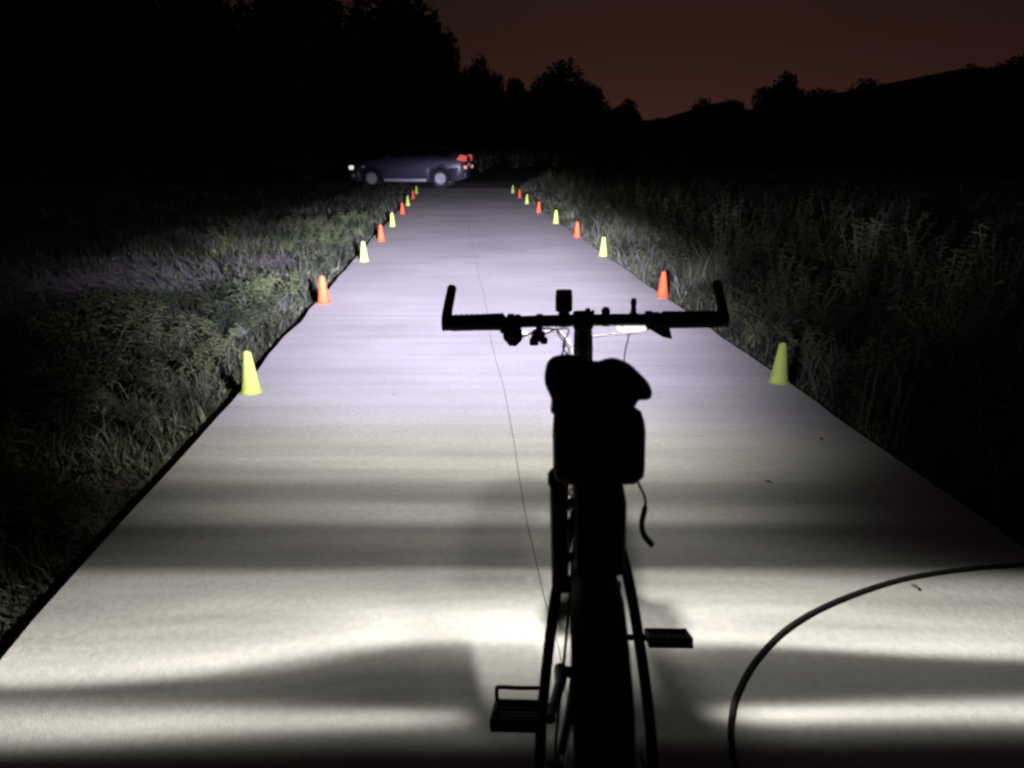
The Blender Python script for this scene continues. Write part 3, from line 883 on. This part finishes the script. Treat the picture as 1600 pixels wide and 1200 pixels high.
tube(bm, [(-.108, .852, .925), (-.106, .862, .95)], .008, 8); tube(bm, [(-.098, .862, .95), (-.114, .862, .95)], .018, 14)
obj('bell', bm, M['black_plastic'], bike)
bm = NB(); tube(bm, [(.055, .862, .955), (.055, .862, .975), (.055, .862, .982)], [.009, .011, .006], 10); tube(bm, [(.046, .863, .95), (.064, .863, .95)], .0165, 12)
obj('knob', bm, M['black_plastic'], bike)
bm = NB(); tube(bm, [(.122, .862, .955), (.122, .862, .985), (.122, .862, .988), (.122, .862, 1.002)], [.008, .006, .008, .006], 10); tube(bm, [(.113, .862, .951), (.131, .862, .951)], .0165, 12)
obj('light_switch', bm, M['black_plastic'], bike)
bm = NB(); tube(bm, [(.012, .86, .96), (.012, .86, .980)], .006, 8); tube(bm, [(.024, .86, .96), (.024, .86, .975)], .004, 8)
obj('bar_clamp', bm, M['black_plastic'], bike)

# cables
def cables():
    bm = NB()
    for pts, r in (([(-.185, .90, .925), (-.13, .93, .90), (-.06, .93, .905), (-.028, .92, .86), (-.030, .90, .78), (-.02, .85, .70)], .0024),
                   ([(-.165, .86, .905), (-.09, .89, .925), (-.045, .88, .90), (-.055, .87, .84), (-.035, .86, .76)], .0022),
                   ([(-.108, .86, .91), (-.07, .87, .925), (-.035, .87, .925), (-.050, .86, .885), (-.030, .85, .85), (-.045, .84, .80)], .0018),
                   ([(.185, .90, .925), (.13, .91, .905), (.02, .93, .89), (-.03, .95, .85), (-.025, .93, .74)], .0024),
                   ([(-.045, .89, .97), (-.065, .89, .92), (-.035, .88, .87), (-.06, .87, .83), (-.04, .86, .78)], .0016),
                   ([(.115, .875, .925), (.112, .88, .90), (.104, .87, .87), (.10, .85, .845)], .0016)):
        tube(bm, curve(pts, 7), r, 6)
    obj('cables', bm, M['black_rubber'], bike)
cables()

# crank, chainrings, pedals
CA = math.atan2(-.20, .98)
cdir = Vector((0, math.cos(CA), math.sin(CA)))
for s in (-1, 1):
    d = cdir * s if s > 0 else -cdir
    bm = NB()
    p0 = BBp + Vector((s * .060, 0, 0)); p1 = BBp + Vector((s * .078, 0, 0)) + d * .17
    tube(bm, [p0 - d * .012, p0 + d * .05, p1, p1 + d * .01], [.015, .012, .010, .011], 10)
    tube(bm, [BBp + Vector((s * .036, 0, 0)), BBp + Vector((s * .066, 0, 0))], .012, 12)
    tube(bm, [p1, p1 + Vector((s * .016, 0, 0))], .008, 8)
    ck = obj('crank', bm, M['dark_metal'], bike)
bm = NB()
for i, rr in enumerate((.045, .066, .086)):
    x = .038 + i * .008
    lathe(bm, [(rr - .012, x), (rr, x), (rr, x + .003), (rr - .012, x + .003)], (0, .40, .305), 'X', 40, close=True)
for k in range(4):
    a = k * PI / 2 + .4
    tube(bm, [(.05, .40, .305), (.05, .40 + math.cos(a) * .075, .305 + math.sin(a) * .075)], .006, 6)
obj('chainring', bm, M['dark_metal'], bike)
bm = NB()
n = 60
for seg_ in (((.055, .40 + .0, .305 + .067), (.045, 0, .35 + .036)), ((.055, .40, .305 - .067), (.045, .02, .262)),):
    a0, a1 = Vector(seg_[0]), Vector(seg_[1])
    for k in range(n // 2):
        c = a0.lerp(a1, (k + .5) / (n / 2)); box(bm, c, (.006 if k % 2 else .008, .010, .007))
obj('chain', bm, M['dark_metal'], bike)
# derailleur
bm = NB()
box(bm, (.082, -.01, .325), (.02, .03, .05), bev=.005); box(bm, (.086, .0, .285), (.022, .035, .05), Matrix.Rotation(.4, 3, 'X'), .006)
for c in ((.066, .012, .265), (.066, .028, .205)): lathe(bm, [(.004, -.006), (.022, -.004), (.022, .004), (.004, .006)], c, 'X', 14)
box(bm, (.074, .02, .235), (.004, .03, .085), Matrix.Rotation(-.25, 3, 'X'), .001)
tube(bm, curve([(.088, -.02, .32), (.10, -.10, .34), (.085, -.06, .42), (.070, .03, .44)], 6), .0024, 6)
obj('derailleur', bm, M['black_plastic'], bike)

def pedal(s):
    d = cdir * s
    c = BBp + Vector((s * .078, 0, 0)) + d * .17 + Vector((.110 if s > 0 else -.060, 0, 0))
    tilt = Matrix.Rotation(R(-24) if s > 0 else R(-20), 3, 'X')
    bm = NB()
    tube(bm, [c - Vector((.096 if s > 0 else -.060, 0, 0)), c + Vector((s * .05, 0, 0))], .007, 8)
    def pb(off, size): box(bm, c + tilt @ Vector(off), size, tilt, .002)
    pb((0, -.045, 0), (.100, .010, .024)); pb((0, .045, 0), (.100, .010, .024))
    pb((.047, 0, 0), (.008, .09, .022)); pb((-.047, 0, 0), (.008, .09, .022))
    pb((0, -.018, 0), (.09, .008, .014)); pb((0, .018, 0), (.09, .008, .014))
    for k in range(9): pb((-.044 + k * .011, -.048, .014), (.004, .006, .006))
    p = obj('pedal', bm, M['black_plastic'], bike)
    bm = NB()
    box(bm, c + tilt @ Vector((0, -.052, 0)), (.045, .003, .014), tilt)
    obj('pedal_reflector', bm, M['black_paint'], p, False)
    if s < 0:
        bm = NB()     # toe cage rising over the left pedal
        e = .046
        tube(bm, curve([c + tilt @ Vector((-e, .045, .01)), c + tilt @ Vector((-e - .002, .062, .026)), c + tilt @ Vector((-e + .008, .050, .034)), c + tilt @ Vector((0, .045, .035)), c + tilt @ Vector((e - .008, .050, .034)), c + tilt @ Vector((e + .002, .062, .026)), c + tilt @ Vector((e, .045, .01))], 6), .0042, 7)
        obj('toe_clip', bm, M['black_plastic'], p)
pedal(1); pedal(-1)

# rear mudguard fixed to seat tube, hides the top of the tyre
bm = NB(); rings = []
for k in range(17):
    t = k / 16; a = R(58 + 74 * t)
    rr = WR + .045 + .03 * t
    y = math.cos(a) * rr; z = WR + math.sin(a) * rr
    hw = .028 + .010 * min(1, t * 2.2) - .006 * max(0, t - .8) * 5
    up = Vector((0, math.cos(a), math.sin(a)))
    row = []
    for j in range(7):
        u = -1 + 2 * j / 6
        row.append(Vector((u * hw, y, z)) - up * (.018 * u * u))
    row += [p - up * .003 for p in row[::-1]]
    rings.append(row)
loft(bm, rings)
tube(bm, [(0, .225, .75), (0, .19, .735), (0, .15, .735)], .011, 8)
obj('rear_mudguard', bm, M['black_plastic'], bike)
bm = NB()
tube(bm, [(-.075, -.01, .34), (-.10, .03, .32), (-.17, .10, .015), (-.175, .105, .006)], [.010, .009, .007, .009], 8)
obj('kickstand', bm, M['dark_metal'], bike)
bm = NB(); box(bm, (-.064, -.02, .43), (.03, .045, .05), bev=.008)
tube(bm, curve([(-.064, -.02, .455), (-.060, .02, .50), (-.045, .10, .60), (-.03, .2, .72)], 5), .0026, 6)
obj('brake_caliper', bm, M['black_plastic'], bike)

# headlights: main one stands on the bar left of the stem, second hangs under the bar on the right
LP = Vector((-.046, .862, 1.000))
hl_ = empty('headlight', (0, 0, 0)); hl_.parent = bike
hl_['label'] = 'square black headlight standing on the bar left of the stem'
bm = NB(); box(bm, LP + Vector((0, .015, -.003)), (.041, .075, .044), bev=.006)
box(bm, LP + Vector((0, 0, -.033)), (.026, .03, .028), bev=.004); tube(bm, [LP + Vector((-.014, .002, -.049)), LP + Vector((.014, .002, -.049))], .0175, 14)
for k in range(4): box(bm, LP + Vector((0, -.024 - .0, -.017 + k * .010)), (.036, .003, .003))
obj('lamp_body', bm, M['black_plastic'], hl_)
bm = NB(); lathe(bm, [(.001, 0), (.016, 0), (.015, .003), (.001, .004)], LP + Vector((0, .0535, -.003)), 'Y', 20)
obj('lens', bm, M['lens'], hl_)
h2 = empty('headlight', (0, 0, 0)); h2.parent = bike
h2['label'] = 'slim headlight glowing white under the right side of the bar'
LQ = Vector((.118, .872, .929))
bm = NB(); box(bm, LQ + Vector((0, .02, .002)), (.052, .06, .014), bev=.004); tube(bm, [LQ + Vector((0, -.006, .02)), LQ + Vector((0, .0, .0))], .008, 8)
obj('lamp_body', bm, M['black_plastic'], h2)
bm = NB()
loft(bm, [[(LQ.x + math.cos(2 * PI * k / 20) * .036 * q, LQ.y + .030 + yy, LQ.z - .002 + math.sin(2 * PI * k / 20) * .0085 * q) for k in range(20)] for yy, q in ((-.052, .75), (-.047, 1), (-.016, 1), (-.012, .8))])
obj('lamp_window', bm, M['lamp_glow'], h2)

# ---------------------------------------------------------------- the headlight's own beam
def beam(pos, share):
    li = bpy.data.lights.new('headlight_beam', 'POINT')
    li.energy = 4 * PI * PI        # radiant intensity 1 W/sr before the pattern below
    li.shadow_soft_size = .018
    li.use_nodes = True
    o = bpy.data.objects.new('headlight_beam', li); C.objects.link(o)
    o.parent = bike
    o.location = pos
    o.rotation_euler = BIKE_M.inverted().to_euler()      # levelled, aimed a little right of the path
    loc = BIKE_M @ Vector(pos) + Vector((BX, BY, 0))
    lx, ly, lz = loc
    t = li.node_tree; t.nodes.clear(); h = NT(t)
    out = t.nodes.new('ShaderNodeOutputLight'); em = t.nodes.new('ShaderNodeEmission')
    t.links.new(em.outputs[0], out.inputs[0])
    tcn = t.nodes.new('ShaderNodeTexCoord'); sp = t.nodes.new('ShaderNodeSeparateXYZ')
    t.links.new(tcn.outputs['Normal'], sp.inputs[0])
    dx, dy, dz = sp.outputs
    nz = h.m('MULTIPLY', dz, -1.0)
    elev = h.m('MULTIPLY', h.m('ARCTAN2', nz, dy), 180 / PI)          # angle below the horizontal, degrees
    L = h.m('DIVIDE', dx, h.m('MAXIMUM', h.m('SQRT', h.m('ADD', h.m('MULTIPLY', dy, dy), h.m('MULTIPLY', dz, dz))), .05))
    def ang(yp):
        a = math.atan((yp - 600) / FPX) + PITCH
        Y = CAM_H / math.tan(a)
        return math.degrees(math.atan2(lz, Y - ly))
    def lin(v):
        v /= 255; return ((v + .055) / 1.055) ** 2.4 if v > .04 else v / 12.92
    # hand-set beam steps, listed from far to near: (where the step falls on the ground, brightness)
    prof = [(285, 22), (296, 37), (312, 56), (335, 95), (365, 130), (400, 174), (440, 205), (480, 221), (520, 226), (600, 226), (640, 219), (664, 205), (690, 196), (730, 186),
            (745, 172), (758, 128), (776, 112), (794, 140), (812, 136), (826, 93), (868, 80), (884, 86), (897, 150), (925, 184), (962, 216), (990, 250), (999, 236), (1012, 92), (1060, 80), (1150, 70)]
    qmax = 125.0
    stops = [(0.0, lin(11))]
    for yp, v in prof:
        stops.append((math.sqrt(ang(yp) / qmax), lin(v)))
    stops.append((1.0, .01))
    # wave of the near bands across the beam
    def fcurve(x, pts, lo, hi):
        return h.ramp(h.lin(x, lo, hi, 0, 1), [((px_ - lo) / (hi - lo), v) for px_, v in pts], 'B_SPLINE')
    wav = h.m('MULTIPLY', fcurve(L, [(-1.7, .95), (-1.3, .85), (-.95, .62), (-.72, .28), (-.5, .03), (-.3, .0), (0, .0), (.5, .0), (.85, .22), (1.2, .34), (1.7, .40)], -1.8, 1.8), 11.5)
    near = h.smooth(elev, 70, 88)
    e2 = h.m('SUBTRACT', elev, h.m('MULTIPLY', wav, near))
    rp = t.nodes.new('ShaderNodeTexNoise'); rp.noise_dimensions = '2D'
    cx = t.nodes.new('ShaderNodeCombineXYZ'); t.links.new(h.m('MULTIPLY', e2, .23), cx.inputs[0]); t.links.new(h.m('MULTIPLY', L, .8), cx.inputs[1])
    t.links.new(cx.outputs[0], rp.inputs['Vector']); rp.inputs['Scale'].default_value = 1.0; rp.inputs['Detail'].default_value = 3
    ripple = h.m('MULTIPLY', h.m('SUBTRACT', rp.outputs['Fac'], .5), h.smooth(elev, 18, 40, .0, 1.0))
    e3 = h.m('ADD', e2, h.m('MULTIPLY', ripple, 2.2))
    q = h.m('SQRT', h.m('DIVIDE', h.m('MAXIMUM', e3, 0.0), qmax))
    E = h.ramp(q, stops)
    E = h.m('MULTIPLY', E, h.m('ADD', 1.0, h.m('MULTIPLY', ripple, .8)))
    # how wide the beam is at each step
    wl = h.ramp(h.m('DIVIDE', elev, 125.0), [(0.0, .135 / 3), (2.5 / 125, .165 / 3), (5 / 125, .34 / 3), (9 / 125, .47 / 3), (16 / 125, .60 / 3), (25 / 125, .72 / 3), (35 / 125, .92 / 3), (60 / 125, 1.05 / 3), (70 / 125, 1.5 / 3), (80 / 125, 3.0 / 3), (1.0, 3.0 / 3)])
    wl = h.m('MULTIPLY', wl, 3.0)
    c0 = h.ramp(h.m('DIVIDE', elev, 125.0), [(0.0, .48), (2.5 / 125, .48), (9 / 125, .44), (40 / 125, .40), (1.0, .40)])
    c0 = h.m('SUBTRACT', c0, .5)
    dL = h.m('SUBTRACT', L, c0)
    right = h.m('GREATER_THAN', dL, 0.0)
    wr = h.m('MULTIPLY', wl, h.m('SUBTRACT', 1.0, h.m('MULTIPLY', right, h.smooth(elev, 5, 18, .42, .31))))
    A = h.m('EXPONENT', h.m('MULTIPLY', h.m('POWER', h.m('ABSOLUTE', h.m('DIVIDE', dL, wr)), 3.0), -1.0))
    # hot centre in the nearest band
    hot = h.m('MULTIPLY', h.gauss(L, -.08, .45), h.m('MULTIPLY', h.gauss(e2, ang(980), 6.5), .62))
    wide = h.m('MULTIPLY', h.gauss(L, .02, .72), h.m('MULTIPLY', h.smooth(elev, .5, 15, .00025, .015), h.smooth(elev, 60, 80, 1.0, 0.0)))
    E = h.m('ADD', h.m('MULTIPLY', E, A), h.m('ADD', wide, hot))
    # last bright arc at the feet, and the lit patch left of the wheel
    arc_c = h.m('MULTIPLY', fcurve(L, [(-1.7, 1.0), (-1.2, .95), (-.8, .83), (-.4, .74), (0, .74), (.4, .66), (.7, .55), (1.1, .50), (1.7, .60)], -1.8, 1.8), 6.0)
    arc_a = h.m('ADD', ang(1085), arc_c)
    arc_w = h.m('MULTIPLY', fcurve(L, [(-1.7, 1.0), (-1.0, .60), (-.5, .40), (0, .3), (.4, .35), (1.0, .45), (1.7, .6)], -1.8, 1.8), 4.2)
    g = h.m('DIVIDE', h.m('SUBTRACT', e2, e2), 1.0)
    dd = h.m('SUBTRACT', elev, arc_a)
    qd = h.m('DIVIDE', dd, arc_w)
    side = h.m('ADD', h.smooth(L, -.45, -.20, 1.0, .0), h.smooth(L, .15, .42, .0, 1.35))
    arc = h.m('MULTIPLY', h.m('MULTIPLY', h.m('EXPONENT', h.m('MULTIPLY', h.m('MULTIPLY', qd, qd), -1.0)), .62), side)
    patch = h.m('MULTIPLY', h.m('MULTIPLY', h.smooth(h.m('SUBTRACT', L, h.m('MULTIPLY', h.m('SUBTRACT', elev, 93.0), .0045)), -.275, -.240), h.smooth(L, .05, .12, 1.0, 0.0)), h.m('MULTIPLY', h.smooth(elev, 91, 94), h.smooth(elev, 100, 110, .46, 0.0)))
    E = h.m('ADD', E, h.m('ADD', arc, patch))
    # nothing past the foot arc, soft cut-off above the horizontal
    E = h.m('MULTIPLY', E, h.smooth(h.m('SUBTRACT', elev, arc_a), 2.6, 6.5, 1.0, .06))
    E = h.m('MULTIPLY', E, h.smooth(elev, 113, 121, 1.0, 0.0))
    E = h.m('MULTIPLY', E, h.smooth(nz, -.010, .007, .0, 1.0))
    k = h.m('POWER', h.m('MAXIMUM', nz, .034), 3.0)
    I = h.m('DIVIDE', E, k)
    GAIN = share * .36 / .326 * PI * lz * lz
    col = h.ramp(h.lin(elev, 20, 40, 0, 1), [(0.0, (.905, .84, 1.14)), (.35, (.93, .88, 1.09)), (.7, (1.0, .98, .96)), (1.0, (1.0, .985, .905))])
    t.links.new(col, em.inputs[0])
    t.links.new(h.m('MULTIPLY', I, GAIN), em.inputs[1])
beam(LP + Vector((0, .085, -.003)), .74)
beam(LQ + Vector((-.002, .085, -.004)), .26)

# ---------------------------------------------------------------- saddle bag and pump hanging from the bicycle
Rb = BIKE_M
def b2w(v): return Rb @ Vector(v) + Vector((BX, BY, 0))
bag = empty('saddle_bag', b2w((0, 0, 0)), BIKE_ROT); bag.rotation_euler = BIKE_M.to_euler(); tag(bag, 'black saddle bag hanging under the bicycle saddle with a loose strap', 'bag')
bm = NB(); rings = []
for y, sx_, z0, z1 in [(.055, .054, .912, .965), (.062, .062, .892, .975), (.09, 0.067, .876, .985), (.14, 0.067, .876, .985), (.20, .050, .890, .97), (.25, .030, .91, .955)]:
    cz, hz = (z0 + z1) / 2, (z1 - z0) / 2
    rings.append([(.006 + sx_ * max(-1, min(1, 1.25 * math.cos(a))), y, cz + hz * max(-1, min(1, 1.25 * math.sin(a)))) for a in [2 * PI * k / 28 for k in range(28)]])
loft(bm, rings); obj('pouch', bm, M['nylon'], bag)
bm = NB(); box(bm, (.008, .105, .800), (.076, .085, .135), bev=.014); obj('lower_pocket', bm, M['nylon'], bag)
bm = NB(); tube(bm, curve([(.060, .075, .892), (.071, .056, .868), (.066, .050, .835), (.070, .05, .815), (.082, .048, .800)], 6), [.0022] * 8 + [.0045] * 17, 6)
obj('strap', bm, M['nylon'], bag)
bm = NB(); tube(bm, [(-.045, .050, .95), (.055, .050, .95)], .003, 6); obj('zip', bm, M['black_plastic'], bag)
bm = NB(); lathe(bm, [(.001, -.003), (.0055, -.003), (.0055, 0), (.001, .001)], (-.042, .055, .897), 'Y', 14); obj('rivet', bm, M['reflector'], bag)

pump = empty('bicycle_pump', b2w((0, 0, 0)), BIKE_ROT); pump.rotation_euler = BIKE_M.to_euler(); tag(pump, 'black tubular pump clipped upright beside the seatpost, left of the rear wheel', 'pump')
bm = NB(); tube(bm, [(-.054, .16, .66), (-.054, .16, .84)], .0145, 14); obj('barrel', bm, M['black_plastic'], pump)
bm = NB(); tube(bm, [(-.054, .16, .84), (-.054, .16, .845), (-.054, .16, .862), (-.054, .16, .87)], [.0150, .0175, .0175, .012], 14); obj('handle', bm, M['black_rubber'], pump)
bm = NB(); box(bm, (-.047, .16, .663), (.036, .034, .016), bev=.004); obj('pump_head', bm, M['black_plastic'], pump)
for z in (.80, .70):
    bm = NB(); tube(bm, [(-.050, .168, z), (-.016, .205, z)], .007, 8); obj('bracket', bm, M['black_plastic'], pump)
